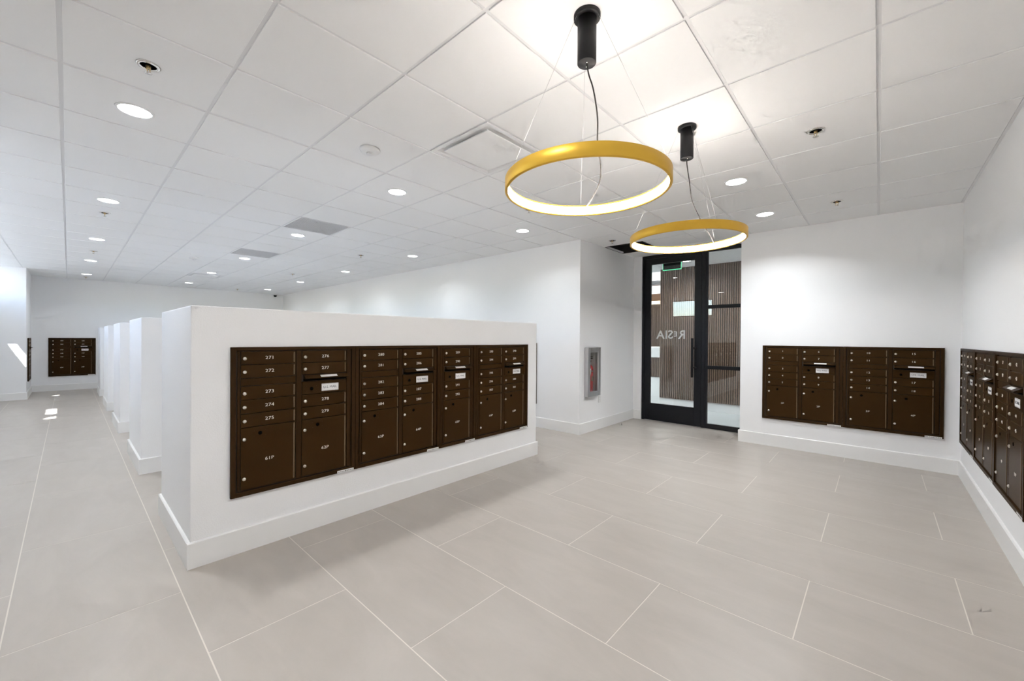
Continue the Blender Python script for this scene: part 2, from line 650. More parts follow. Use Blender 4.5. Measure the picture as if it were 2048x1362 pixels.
def keyway_me():
    def mk():
        b = MB()
        b.box(-0.0008, 0.0008, -0.0094, -0.0080, -0.003, 0.003)
        return b.mesh('keyway', M['dark'])
    return cached('keyway', mk)


def hole_me():
    def mk():
        b = MB()
        b.lathe([(0.0, 0.0008), (0.0115, 0.0008), (0.0115, 0.0)], 16, axis='y')
        return b.mesh('arrow_lock_hole', M['dark'])
    return cached('hole', mk)


def screws_me():
    def mk():
        b = MB()
        for sx in (-1, 1):
            for sz in (-1, 1):
                b.lathe([(0.0018, 0.0), (0.0018, 0.0007)], 8, c=(sx * 0.032, 0, sz * 0.016), axis='y')
        return b.mesh('screws', M['seam'])
    return cached('screws', mk)


def mail_door(root, x0, x1, z0, z1, num, parcel=False):
    g = 0.0018
    w, h = x1 - x0 - 2 * g, z1 - z0 - 2 * g
    d = link('parcel_door' if parcel else 'mail_door', door_me(w, h, 'parcel_door' if parcel else 'mail_door'), root, (x0 + g, 0, z0 + g))
    hb = cached(('hinge', round(h, 4)), lambda: MB().box(-0.0045, 0.0045, YDR - 0.003, YDR + 0.001, 0.006, h - 0.006).mesh('hinge', M['hinge'], bevel=0.0012))
    link('hinge', hb, d, (w - 0.010, 0, 0))
    if parcel:
        for zl in (h * 0.815, h * 0.175):
            link('lock', lock_me(), d, (0.018, YDR, zl))
        link('arrow_lock_hole', hole_me(), d, (w * 0.335, YDR, h * 0.89))
        tag(link('screws', screws_me(), d, (w * 0.335, YDR, h * 0.89)), kind='stuff')
        nz = h * 0.445
    else:
        link('lock', lock_me(), d, (0.020, YDR, h * 0.46))
        nz = h * 0.5
    if num:
        nb = link('number', text_mesh(num, 0.029, M['print_white']), d, (w * 0.505, YDR - 0.0004, nz), (math.pi / 2, 0, 0))
        nb.scale = (1.22, 1.0, 1.0)
    return d


def mail_unit(label, loc, rz, left, right, group=None, sticker=True):
    """left: [5 numbers, parcel] or None for a single-column unit; right: [4 numbers, parcel]."""
    off = 0.0 if left else -0.358
    W = UW + off - (0.0 if left else -0.006)
    root = thing('mailbox_unit', label, 'mailbox', (loc[0], loc[1], 0), rz, group)
    # outer trim
    b = MB()
    ob = 0.028
    b.box(0.0008, ob, YF, 0, UZ0, UZ1)
    b.box(W - ob, W - 0.0008, YF, 0, UZ0, UZ1)
    b.box(ob, W - ob, YF, 0, UZ1 - 0.022, UZ1)
    b.box(ob, W - ob, YF, 0, UZ0, UZ0 + 0.028)
    b.build('trim_frame', M['bronze_frame'], root, bevel=0.0018)
    MB().box(ob, W - ob, YP, 0, UZ0 + 0.028, UZ1 - 0.022).build('back_panel', M['seam'], root)
    zb, zt = UZ0 + 0.034, UZ1 - 0.026
    MB().box(0.036, 0.0505, YDR, YP, zb, zt).build('side_jamb', M['bronze_frame'], root, bevel=0.001)
    MB().box(0.7245 + off, W - 0.034, YDR, YP, zb, zt).build('side_jamb', M['bronze_frame'], root, bevel=0.001)
    if left:
        MB().box(0.3745, 0.4085, YDR, YP, zb, zt).build('mullion', M['bronze_frame'], root, bevel=0.001)
        xs = (0.0525, 0.3725)
        zz = [1.2385, 1.155, 1.072]
        for k in range(2):
            mail_door(root, *xs, zz[k + 1], zz[k], left[k])
        MB().box(xs[0] + 0.002, xs[1] - 0.002, YDR + 0.002, YP, 1.0255, 1.0695).build('divider_bar', M['bronze'], root, bevel=0.001)
        zz = [1.023, 0.938, 0.852, 0.766]
        for k in range(3):
            mail_door(root, *xs, zz[k + 1], zz[k], left[2 + k])
        mail_door(root, *xs, 0.380, 0.766, left[5], True)
    xs = (0.4105 + off, 0.7225 + off)
    zz = [1.2385, 1.155, 1.074]
    for k in range(2):
        mail_door(root, *xs, zz[k + 1], zz[k], right[k])
    # outgoing mail slot with a projecting hood
    hx0, hx1 = xs[0] + 0.012, xs[1] - 0.001
    hd = MB()
    prof = [(YP, 1.071), (YDR - 0.006, 1.069), (YDR - 0.034, 1.050), (YDR - 0.034, 1.0455), (YDR - 0.004, 1.0455), (YP, 1.050)]
    n_ = len(prof)
    hd.add([(hx0, y, z) for y, z in prof] + [(hx1, y, z) for y, z in prof],
           [(i, (i + 1) % n_, n_ + (i + 1) % n_, n_ + i) for i in range(n_)] + [tuple(range(n_)), tuple(range(n_, 2 * n_))])
    hood = hd.build('slot_hood', M['bronze_frame'], root)
    ang = math.atan2(0.019, 0.028)
    lb = cached('hoodlabel', lambda: MB().box(-0.058, 0.058, -0.011, 0.011, 0, 0.0008).mesh('slot_label', M['label']))
    link('slot_label', lb, hood, ((hx0 + hx1) / 2 + 0.013, YDR - 0.0205, 1.0602), (ang, 0, 0))
    MB().box(hx0, hx1, YP - 0.001, YP + 0.001, 1.030, 1.046).build('slot_opening', M['dark'], root)
    # postal panel with the label
    pw = xs[1] - xs[0] - 0.004
    pn = link('postal_panel', door_me(pw, 0.087, 'postal_panel'), root, (xs[0] + 0.002, 0, 0.939))
    lm = cached('uslabel', lambda: MB().box(-0.060, 0.060, YDR - 0.0009, YDR, -0.0255, 0.0255).mesh('nameplate', M['label']))
    link('nameplate', lm, pn, (pw * 0.615, 0, 0.0385))
    bl = MB()
    for (a0, a1, c0, c1) in ((-0.057, 0.057, 0.0215, 0.0225), (-0.057, 0.057, -0.0225, -0.0215)):
        bl.box(a0, a1, YDR - 0.0012, YDR - 0.0008, c0, c1)
    lm2 = cached('usline', lambda: bl.mesh('nameplate_line', M['print_dark']))
    link('nameplate_line', lm2, pn, (pw * 0.615, 0, 0.0385))
    link('lettering', text_mesh('U.S. MAIL', 0.0235, M['print_dark']), pn, (pw * 0.615, YDR - 0.0012, 0.0385), (math.pi / 2, 0, 0))
    link('arrow_lock_hole', hole_me(), pn, (pw * 0.20, YDR, 0.036))
    tag(link('screws', screws_me(), pn, (pw * 0.20, YDR, 0.036)), kind='stuff')
    zz = [0.938, 0.852, 0.766]
    for k in range(2):
        mail_door(root, *xs, zz[k + 1], zz[k], right[2 + k])
    mail_door(root, *xs, 0.380, 0.766, right[4], True)
    if sticker:
        st = MB().box(W - 0.135, W - 0.012, YF - 0.0008, YF + 0.001, UZ0 - 0.001, UZ0 + 0.017).build('sticker', M['label'], root)
        dt = MB()
        dt.lathe([(0.0, 0.0), (0.004, 0.0), (0.004, 0.0006)], 10, c=(W - 0.074, YF - 0.0010, UZ0 + 0.008), axis='y')
        for q in range(9):
            if q != 4:
                dt.box(W - 0.128 + q * 0.0125, W - 0.121 + q * 0.0125, YF - 0.0012, YF - 0.0008, UZ0 + 0.006, UZ0 + 0.010)
        dt.build('sticker_print', M['seam'], st)
    return root


def rng(a, b_):
    return [str(v) for v in range(a, b_ + 1)]


GP = 'mailbox units on the near partition'
yf = PY[0][0] - 0.0005
mail_unit('bronze two-column mailbox unit with boxes 271 to 279 and parcel lockers 61P and 62P', (0.662, yf), 0,
          rng(271, 275) + ['61P'], rng(276, 279) + ['62P'], GP)
mail_unit('bronze two-column mailbox unit with boxes 280 to 288 and parcel lockers 63P and 64P', (0.662 + UW, yf), 0,
          rng(280, 284) + ['63P'], rng(285, 288) + ['64P'], GP)
mail_unit('narrow single-column bronze mailbox unit with parcel locker 65P, third on the near partition', (0.662 + 2 * UW, yf), 0,
          None, rng(289, 292) + ['65P'], GP)
mail_unit('bronze two-column mailbox unit with parcel lockers 66P and 67P at the partition end', (0.662 + 2 * UW + 0.437, yf), 0,
          rng(293, 297) + ['66P'], rng(298, 301) + ['67P'], GP)
GD = 'mailbox units on the wall beside the glass door'
xf = XD - 0.0005
mail_unit('bronze mailbox unit with boxes 1 to 9, the one nearer the glass door', (xf, 1.085), -math.pi / 2,
          rng(1, 5) + ['1P'], rng(6, 9) + ['2P'], GD)
mail_unit('bronze mailbox unit with boxes 10 to 18, just left of the room corner', (xf, 1.085 - UW), -math.pi / 2,
          rng(10, 14) + ['3P'], rng(15, 18) + ['4P'], GD)
GR = 'mailbox units on the right-hand wall'
yr = YR + 0.0005
rl = ['bronze mailbox unit on the right wall touching the room corner, seen almost edge-on',
      'middle bronze mailbox unit of the three seen edge-on along the right wall',
      'nearest bronze mailbox unit on the right wall, cut by the picture edge']
for q in range(3):
    s0, p0 = 19 + 9 * q, 5 + 2 * q
    mail_unit(rl[q], (5.905 - UW * q, yr), math.pi, rng(s0, s0 + 4) + ['%dP' % p0], rng(s0 + 5, s0 + 8) + ['%dP' % (p0 + 1)], GR)
mail_unit('dark bronze mailbox unit set alone in the far back wall', (-0.325, YB - 0.0005), 0,
          rng(145, 149) + ['33P'], rng(150, 153) + ['34P'])
mail_unit('bronze mailbox unit seen edge-on round the far left wall corner', (XCOL + 0.0005, 13.24), math.pi / 2,
          rng(136, 140) + ['31P'], rng(141, 144) + ['32P'], sticker=False)
mail_unit('bronze mailbox unit on the long side wall, mostly hidden behind the near partition', (XC - 0.0005, 3.80 + UW), -math.pi / 2,
          rng(100, 104) + ['23P'], rng(105, 108) + ['24P'], sticker=False)

# ------------------------------------------------------------------ glazed door and sidelight
XO0, XO1 = XDOOR, XDOOR + 0.05
dfr = MB()
dfr.box(XO0 - 0.005, XO1 + 0.02, 2.872, 2.912, 0, H)             # left jamb
dfr.box(XO0 - 0.005, XO1 + 0.02, 1.925, 1.975, 0, H)             # post between door and sidelight
dfr.box(XO0 - 0.005, XO1 + 0.02, 1.975, 2.872, 2.655, H)         # head
door = struct(dfr.build('door_1', M['doorblack'], bevel=0.0015))
leaf = MB()
leaf.box(XO0, XO1, 2.775, 2.868, 0.008, 2.650)
leaf.box(XO0, XO1, 1.979, 2.082, 0.008, 2.650)
leaf.box(XO0, XO1, 2.082, 2.775, 0.008, 0.283)
leaf.box(XO0, XO1, 2.082, 2.775, 2.560, 2.650)
lf = leaf.build('door_leaf', M['doorblack'], door, bevel=0.0015)
MB().box(XO0 + 0.022, XO0 + 0.028, 2.078, 2.779, 0.279, 2.564).build('pane', M['glass'], lf)
hb = MB()
hb.box(XO0 - 0.075, XO0 - 0.050, 2.072, 2.108, 0.755, 1.355)
for z in (0.905, 1.205):
    hb.box(XO0 - 0.052, XO0 + 0.001, 2.040, 2.066, z - 0.012, z + 0.012)
    hb.box(XO0 - 0.075, XO0 - 0.050, 2.040, 2.075, z - 0.012, z + 0.012)
tag(hb.build('pull_handle', M['black'], door, bevel=0.003), 'long black pull handle')
# mirrored brand lettering on the far side of the glass (reads from the hall)
lg = MB()
lx = XO0 + 0.0290
letter_root = None
cursor = 2.228
parts = [('R', 0.190, 0.0), ('E', 0.112, 0.036), ('S', 0.190, 0.0), ('I', 0.190, 0.0), ('A', 0.190, 0.0)]
for ch, size, dz in parts:
    me = text_mesh(ch, size, M['frost'], 0.0006, 0.003)
    xs_ = [v.co.x for v in me.vertices]
    ys_ = [v.co.y for v in me.vertices]
    w = max(xs_) - min(xs_)
    o = link('letter', me, lf, (lx, cursor - min(xs_), 1.343 - min(ys_) + dz))
    o.rotation_euler = Matrix(((0, 0, 1), (1, 0, 0), (0, 1, 0))).to_euler()
    cursor += w + 0.014

sfr = MB()
sfr.box(XO0, XO1, 1.365, 1.445, 0, H)
sfr.box(XO0, XO1, 1.445, 1.925, 0, 0.068)
sfr.box(XO0, XO1, 1.445, 1.925, 2.655, H)
sfr.box(XO0, XO1, 1.895, 1.925, 0.068, 2.655)
side = struct(sfr.build('window_1', M['doorblack'], bevel=0.0012))
for z in (0.918, 1.826):
    MB().box(XO0 - 0.004, XO1, 1.445, 1.895, z - 0.026, z + 0.026).build('glazing_bar', M['doorblack'], side)
for (z0, z1) in ((0.068, 0.892), (0.944, 1.800), (1.852, 2.655)):
    MB().box(XO0 + 0.022, XO0 + 0.028, 1.445, 1.895, z0, z1).build('pane', M['glass'], side)

# dome door stop on the floor
ds = thing('door_stop', 'small chrome dome door stop on the floor by the extinguisher wall', 'door stop', (5.80, 2.93, 0))
MB().lathe([(0.026, 0), (0.026, 0.006), (0.022, 0.008)], 24).build('base', M['chrome'], ds)
MB().lathe([(0.021, 0.006), (0.021, 0.014), (0.015, 0.023), (0.006, 0.027), (0.0, 0.0275)], 24).build('dome', M['chrome'], ds)

# ------------------------------------------------------------------ extinguisher cabinet
cab = thing('extinguisher_cabinet', 'semi-recessed steel fire extinguisher cabinet with a glazed door', 'cabinet', (0, YC, 0))
cx0, cx1, cz0, cz1 = 4.928, 5.278, 0.512, 1.212
b = MB()
PR = 0.062
b.box(cx0, CABX0 + 0.012, -PR, -0.0005, cz0, cz1)
b.box(CABX1 - 0.012, cx1, -PR, -0.0005, cz0, cz1)
b.box(CABX0 + 0.012, CABX1 - 0.012, -PR, -0.0005, CABZ1 - 0.01, cz1)
b.box(CABX0 + 0.012, CABX1 - 0.012, -PR, -0.0005, cz0, CABZ0 + 0.01)
b.build('door_frame', M['steel'], cab, bevel=0.006, seg=2)
b = MB()
e = 0.001
b.box(CABX0 + e, CABX1 - e, 0.136, 0.141, CABZ0 + e, CABZ1 - e)
b.box(CABX0 + e, CABX0 + 0.006, -0.004, 0.136, CABZ0 + e, CABZ1 - e)
b.box(CABX1 - 0.006, CABX1 - e, -0.004, 0.136, CABZ0 + e, CABZ1 - e)
b.box(CABX0 + 0.006, CABX1 - 0.006, -0.004, 0.136, CABZ0 + e, CABZ0 + 0.006)
b.box(CABX0 + 0.006, CABX1 - 0.006, -0.004, 0.136, CABZ1 - 0.006, CABZ1 - e)
b.build('tub', M['white'], cab)
b = MB()
for (a0, a1, c0, c1) in ((CABX0 + 0.012, CABX0 + 0.030, CABZ0 + 0.01, CABZ1 - 0.01), (CABX1 - 0.030, CABX1 - 0.012, CABZ0 + 0.01, CABZ1 - 0.01),
                         (CABX0 + 0.030, CABX1 - 0.030, CABZ0 + 0.01, CABZ0 + 0.028), (CABX0 + 0.030, CABX1 - 0.030, CABZ1 - 0.028, CABZ1 - 0.01)):
    b.box(a0, a1, -PR + 0.010, -PR + 0.024, c0, c1)
b.build('glazing_bead', M['steel'], cab, bevel=0.002)
MB().box(CABX0 + 0.026, CABX1 - 0.026, -PR + 0.016, -PR + 0.020, CABZ0 + 0.024, CABZ1 - 0.024).build('pane', M['glass'], cab)
MB().box(CABX0 - 0.012, CABX0 + 0.014, -PR - 0.016, -PR, 0.83, 0.91).build('latch', M['chrome'], cab, bevel=0.004)

ext = thing('fire_extinguisher', 'red fire extinguisher standing inside the steel wall cabinet', 'fire extinguisher', (5.160, YC + 0.068, CABZ0 + 0.0065))
MB().lathe([(0.055, 0), (0.062, 0.006), (0.062, 0.33), (0.055, 0.365), (0.034, 0.39), (0.018, 0.40), (0.018, 0.425)], 28).build('cylinder', M['red'], ext)
MB().box(-0.024, 0.024, -0.0630, -0.050, 0.16, 0.23).build('label_plate', M['hinge'], ext)
MB().lathe([(0.022, 0.42), (0.022, 0.465), (0.014, 0.48), (0.0, 0.482)], 18).build('valve', M['brass'], ext)
MB().box(-0.012, 0.012, -0.058, 0.03, 0.480, 0.492).box(-0.010, 0.010, -0.062, 0.02, 0.505, 0.514).box(-0.010, 0.010, 0.0, 0.02, 0.49, 0.508).build('handle', M['black'], ext, bevel=0.002)
MB().lathe([(0.016, 0), (0.016, 0.010)], 16, c=(0, -0.022, 0.445), axis='y').build('gauge', M['chrome'], ext)
MB().tube([(-0.02, 0, 0.45), (-0.055, -0.01, 0.455), (-0.074, -0.02, 0.41), (-0.072, -0.02, 0.30), (-0.072, -0.02, 0.18)], 0.008, 8).build('hose', M['black'], ext)
MB().lathe([(0.0622, 0.296), (0.0632, 0.297), (0.0632, 0.311), (0.0622, 0.312)], 28, closed=True).build('strap', M['chrome'], ext)

ol = thing('outlet_cover', 'white rectangular outlet cover just below the extinguisher cabinet', 'outlet', (5.350, YC, 0.452))
MB().box(-0.037, 0.037, -0.006, -0.0005, -0.060, 0.060).build('plate', M['white'], ol, bevel=0.002)
for z in (-0.021, 0.021):
    MB().box(-0.016, 0.016, -0.0085, -0.006, z - 0.014, z + 0.014).build('socket', M['white'], ol, bevel=0.002)


# ------------------------------------------------------------------ ceiling fittings
def cxy(i, j):
    return OX + (i + 0.5) * T, OY + (j + 0.5) * T


def make_downlight():
    r = thing('downlight', 'x', 'downlight', (0, 0, 0), 0, 'round recessed ceiling downlights')
    MB().lathe([(0.078, -0.0055), (0.083, -0.006), (0.090, -0.004), (0.092, -0.0003), (0.078, -0.0003)], 40, closed=True).build('trim_ring', M['white'], r)
    MB().lathe([(0.0, -0.0050), (0.060, -0.0048), (0.0785, -0.0025)], 40).build('lens', M['lens'], r)
    return r


def lamp_light(parent, watts, z=-0.012, size=0.15, color=(0.945, 0.975, 1.0)):
    ld = bpy.data.lights.new('lamp_light', 'AREA')
    ld.shape = 'DISK'
    ld.size = size
    ld.energy = watts
    ld.spread = math.radians(140)
    ld.color = color
    return link('lamp_light', ld, parent, (0, 0, z))


dl_pos = [
    ((0, 5), 'largest ceiling downlight, upper left of the picture beyond the near sprinkler'),
    ((0, 9), 'downlight in the left-hand ceiling row, second one from the front'),
    ((0, 13), 'downlight in the left-hand ceiling row, third, just beyond a sprinkler'),
    ((0, 17), 'downlight in the left-hand ceiling row, second from the back wall'),
    ((0, 21), 'farthest downlight of the left-hand ceiling row, by the back wall'),
    ((3, 5), 'ceiling downlight above the near partition, below the smoke detector'),
    ((3, 9), 'ceiling downlight next to the nearer grey return grille'),
    ((3, 13), 'ceiling downlight next to the farther grey return grille'),
    ((3, 17), 'ceiling downlight beside the far air diffuser, on its near side'),
    ((3, 21), 'farthest downlight of the middle ceiling row, beyond the far diffuser'),
    ((6, 5), 'nearest ceiling downlight along the long side wall, left of the large pendant'),
    ((6, 9), 'second ceiling downlight along the long side wall'),
    ((6, 13), 'third ceiling downlight along the long side wall'),
    ((6, 17), 'fourth ceiling downlight along the long side wall'),
    ((6, 21), 'farthest ceiling downlight in the corner by the side wall and back wall'),
    ((6, 1), 'ceiling downlight right of the smaller pendant canopy, the nearer of the pair'),
    ((8, 1), 'ceiling downlight nearest the wall of mailboxes 1 to 18'),
    ((0, 1), 'added ceiling downlight above the camera, outside the picture'),  # unseen lamp continuing the row, added for light
]
dl0 = make_downlight()
for k, ((i, j), lab) in enumerate(dl_pos):
    o = dl0 if k == 0 else copy_tree(dl0)
    o['label'] = lab
    x, y = cxy(i, j)
    o.location = (x, y, H)
def zone(i, j):
    """power factors made up to balance the brightness: entrance highest, aisles lower, far end lowest"""
    if j <= 1:
        return 1.45
    f = {5: 1.0, 9: 0.9, 13: 0.8, 17: 0.65, 21: 0.5}[j]
    return f * (0.62 if i == 6 else 1.0)  # side row lowered to keep the side wall from burning out


for o, ((i, j), lab) in zip([o for o in COL.objects if o.name.startswith('downlight') and o.type == 'EMPTY'], dl_pos):
    i, j = round((o.location.x - OX) / T - 0.5), round((o.location.y - OY) / T - 0.5)
    lamp_light(o, LAMP_W * zone(i, j))


def make_sprinkler():
    r = thing('sprinkler_head', 'x', 'sprinkler', (0, 0, 0), 0, 'chrome ceiling sprinkler heads')
    MB().lathe([(0.032, -0.003), (0.036, -0.007), (0.046, -0.005), (0.050, -0.0003), (0.032, -0.0003)], 32, closed=True).build('escutcheon', M['chrome'], r)
    MB().lathe([(0.0, -0.0016), (0.032, -0.0016), (0.032, -0.0004)], 28).build('cup', M['dark'], r)
    b = MB()
    b.lathe([(0.010, -0.002), (0.010, -0.014), (0.006, -0.016)], 14)
    b.tube([(-0.009, 0, -0.010), (-0.012, 0, -0.022), (-0.005, 0, -0.034), (0, 0, -0.036)], 0.0022, 6)
    b.tube([(0.009, 0, -0.010), (0.012, 0, -0.022), (0.005, 0, -0.034), (0, 0, -0.036)], 0.0022, 6)
    b.build('frame_arms', M['brass'], r)
    MB().lathe([(0.0, -0.035), (0.006, -0.035), (0.016, -0.0385), (0.016, -0.040), (0.0, -0.0395)], 20).build('deflector', M['chrome'], r)
    return r


sp_pos = [
    ((0, 4), 'chrome sprinkler head nearest the camera, upper left of the picture'),
    ((0, 10), 'chrome sprinkler in the left ceiling row just beyond the second downlight'),
    ((0, 15), 'chrome sprinkler in the left ceiling row between the third and fourth downlights'),
    ((0, 22), 'tiny sprinkler of the left ceiling row nearest the back wall'),
    ((5, 10), 'sprinkler on the ceiling over the gap behind the near partition'),
    ((5, 15), 'sprinkler mid-way down the ceiling between grey grille and side wall'),
    ((5, 22), 'farthest sprinkler of the right ceiling row near the back wall'),
    ((8, 4), 'sprinkler beside the black open ceiling panel'),
    ((5, 4), 'sprinkler peeping out below the lower left rim of the larger pendant'),
    ((5, 0), 'larger chrome sprinkler right of the smaller pendant canopy'),
    ((8, 0), 'chrome sprinkler near the ceiling edge above mailboxes 10 to 18'),
]
sp0 = make_sprinkler()
for k, ((i, j), lab) in enumerate(sp_pos):
    o = sp0 if k == 0 else copy_tree(sp0)
    o['label'] = lab
    x, y = cxy(i, j)
    o.location = (x, y, H)
    o.rotation_euler = (0, 0, 0.9 + 0.7 * k)

for (i, j), lab in (((2, 4), 'white round smoke detector on the ceiling beside the near diffuser'),
                    ((2, 14), 'distant white smoke detector on the ceiling near the far diffuser')):
    x, y = cxy(i, j)
    r = thing('smoke_detector', lab, 'smoke detector', (x, y, H), 0, 'ceiling smoke detectors')
    MB().lathe([(0.070, -0.0003), (0.070, -0.012), (0.060, -0.024), (0.038, -0.030), (0.0, -0.031)], 36).build('body', M['white'], r)
    MB().lathe([(0.024, -0.029), (0.024, -0.040), (0.017, -0.044), (0.0, -0.044)], 24).build('sensor_cap', M['grid'], r)


def make_diffuser(lab, i, j):
    x, y = cxy(i, j)
    r = thing('air_diffuser', lab, 'air vent', (x, y, H), 0, 'square plaque air diffusers')

    def ring(half, z):
        return [(half * sx, half * sy, z) for sx, sy in ((-1, -1), (1, -1), (1, 1), (-1, 1))]
    hs = T / 2 - 0.006
    b = MB()
    levels = [(hs, 0.004), (hs, -0.003), (0.272, -0.003), (0.262, 0.004), (0.245, 0.030), (0.215, 0.050), (0.17, 0.056), (0.0, 0.056)]
    vs = []
    for a_, z_ in levels:
        vs += ring(max(a_, 0.001), z_)
    fs = []
    for q in range(len(levels) - 1):
        for k in range(4):
            k2 = (k + 1) % 4
            fs.append((q * 4 + k, q * 4 + k2, (q + 1) * 4 + k2, (q + 1) * 4 + k))
    b.add(vs, fs)
    b.build('cone_frame', M['grid'], r)
    MB().box(-0.228, 0.228, -0.228, 0.228, -0.004, 0.004).build('plaque', M['ceil'], r, bevel=0.002)
    b = MB()
    for sx in (-1, 1):
        for sy in (-1, 1):
            b.lathe([(0.006, 0.003), (0.006, 0.056)], 8, c=(sx * 0.15, sy * 0.15, 0))
    b.build('hanger', M['grid'], r)
    b = MB()
    ns = 0.19
    b.box(-ns, ns, -ns, ns, 0.050, 0.0555)
    b.build('throat', M['duct'], r)
    return r


make_diffuser('white square plaque air diffuser in the ceiling left of the larger pendant', 3, 3)
make_diffuser('distant white square air diffuser in the ceiling toward the back wall', 3, 18)

for (i, j), lab in (((3, 8), 'grey egg-crate return grille in the ceiling, the nearer of two'),
                    ((3, 12), 'grey egg-crate return grille in the ceiling, the farther of two')):
    x, y = cxy(i, j)
    r = thing('return_grille', lab, 'air vent', (x, y, H), 0, 'grey return air grilles')
    hs = T / 2 - 0.008
    b = MB()
    for (a0, a1, c0, c1) in ((-hs, hs, -hs, -hs + 0.014), (-hs, hs, hs - 0.014, hs), (-hs, -hs + 0.014, -hs + 0.014, hs - 0.014), (hs - 0.014, hs, -hs + 0.014, hs - 0.014)):
        b.box(a0, a1, c0, c1, 0.0, 0.008)
    b.build('rim', M['grid'], r)
    b = MB()
    n = 30
    for q in range(n + 1):
        p = -hs + 0.014 + (2 * hs - 0.028) * q / n
        b.box(p - 0.0008, p + 0.0008, -hs + 0.014, hs - 0.014, 0.001, 0.013)
        b.box(-hs + 0.014, hs - 0.014, p - 0.0008, p + 0.0008, 0.001, 0.013)
    tag(b.build('egg_crate', M['grid'], r), kind='stuff')
    MB().box(-hs, hs, -hs, hs, 0.024, 0.028).build('filter_backing', M['duct'], r)

cam_o = thing('security_camera', 'tiny black dome camera high in the far back corner', 'camera', (4.55, YB, 2.665))
MB().box(-0.03, 0.03, -0.03, -0.0005, -0.005, 0.03).build('bracket', M['white'], cam_o, bevel=0.003)
MB().lathe([(0.045, 0.012), (0.045, -0.005), (0.034, -0.030), (0.0, -0.042)], 20, c=(0, -0.05, 0)).build('dome', M['black'], cam_o)


# ------------------------------------------------------------------ ring pendants
def make_pendant(lab, top, ring_c, zb, cord, wire_angles, rz_plate):
    px, py = top
    r = thing('ring_pendant', lab, 'pendant lamp', (px, py, H), 0, 'gold ring pendant lamps')
    MB().lathe([(0.056, -0.0003), (0.056, -0.016), (0.054, -0.018), (0.041, -0.018)], 40).build('ceiling_plate', M['black'], r)
    MB().lathe([(0.0395, -0.018), (0.0395, -0.206), (0.038, -0.208), (0.0, -0.208)], 40).build('driver_housing', M['black'], r)
    b = MB()
    for a_ in (0.0, math.pi):
        b.lathe([(0.0035, -0.208), (0.0035, -0.212), (0.0, -0.2125)], 8, c=(0.014 * math.cos(a_ + 0.6), 0.014 * math.sin(a_ + 0.6), 0))
    b.build('screws', M['chrome'], r)
    rx, ry, rzz = ring_c[0] - px, ring_c[1] - py, zb - H
    R0, hb_ = 0.348, 0.052
    MB().lathe([(R0 - 0.010, 0.0), (R0 - 0.002, 0.0), (R0, 0.002), (R0, hb_ - 0.002), (R0 - 0.002, hb_), (R0 - 0.012, hb_), (R0 - 0.012, hb_ - 0.006),
                (R0 - 0.006, hb_ - 0.006), (R0 - 0.006, 0.006), (R0 - 0.012, 0.006), (R0 - 0.012, 0.0)], 128, c=(rx, ry, rzz), closed=True).build('ring_band', M['gold'], r)
    MB().lathe([(R0 - 0.0062, 0.0065), (R0 - 0.0100, 0.009), (R0 - 0.0100, hb_ - 0.009), (R0 - 0.0062, hb_ - 0.0065)], 128, c=(rx, ry, rzz), closed=True).build('led_strip', M['led'], r)
    pts = [Vector(p) - Vector((px, py, H)) for p in cord]
    sm = []
    for q in range(len(pts) - 1):
        p0, p1, p2, p3 = pts[max(q - 1, 0)], pts[q], pts[q + 1], pts[min(q + 2, len(pts) - 1)]
        for s in range(6):
            u = s / 6
            sm.append(0.5 * ((2 * p1) + (-p0 + p2) * u + (2 * p0 - 5 * p1 + 4 * p2 - p3) * u * u + (-p0 + 3 * p1 - 3 * p2 + p3) * u ** 3))
    sm.append(pts[-1])
    MB().tube(sm, 0.0032, 8).build('power_cord', M['cord'], r)
    for a_ in wire_angles:
        ca, sa = math.cos(math.radians(a_)), math.sin(math.radians(a_))
        MB().tube([(0.050 * ca, 0.050 * sa, -0.016), (rx + (R0 - 0.006) * ca, ry + (R0 - 0.006) * sa, rzz + hb_ - 0.002)], 0.0006, 5).build('suspension_wire', M['wire'], r)
    return r


x1, y1 = cxy(2, 1)
x2, y2 = cxy(4, 1)
make_pendant('large gold LED ring pendant hanging nearest the camera from a black canopy', (x1, y1), (1.508, 0.934), 1.964,
             [(x1, y1, H - 0.205), (1.500, 0.918, 2.455), (1.523, 0.909, 2.398), (1.560, 0.910, 2.296), (1.597, 0.930, 2.196), (1.648, 0.943, 2.127),
              (1.696, 0.973, 2.081), (1.739, 1.024, 2.045), (1.790, 1.108, 2.000)], (36, 156, -84), 0)
make_pendant('smaller-looking gold LED ring pendant hanging in front of the glass door', (x2, y2), (2.714, 0.926), 1.960,
             [(x2, y2, H - 0.205), (2.716, 0.924, 2.460), (2.745, 0.920, 2.375), (2.795, 0.915, 2.250), (2.860, 0.888, 2.144), (2.925, 0.870, 2.085),
              (2.985, 0.858, 2.050), (3.046, 0.850, 2.000)], (-14, 106, -134), 0)

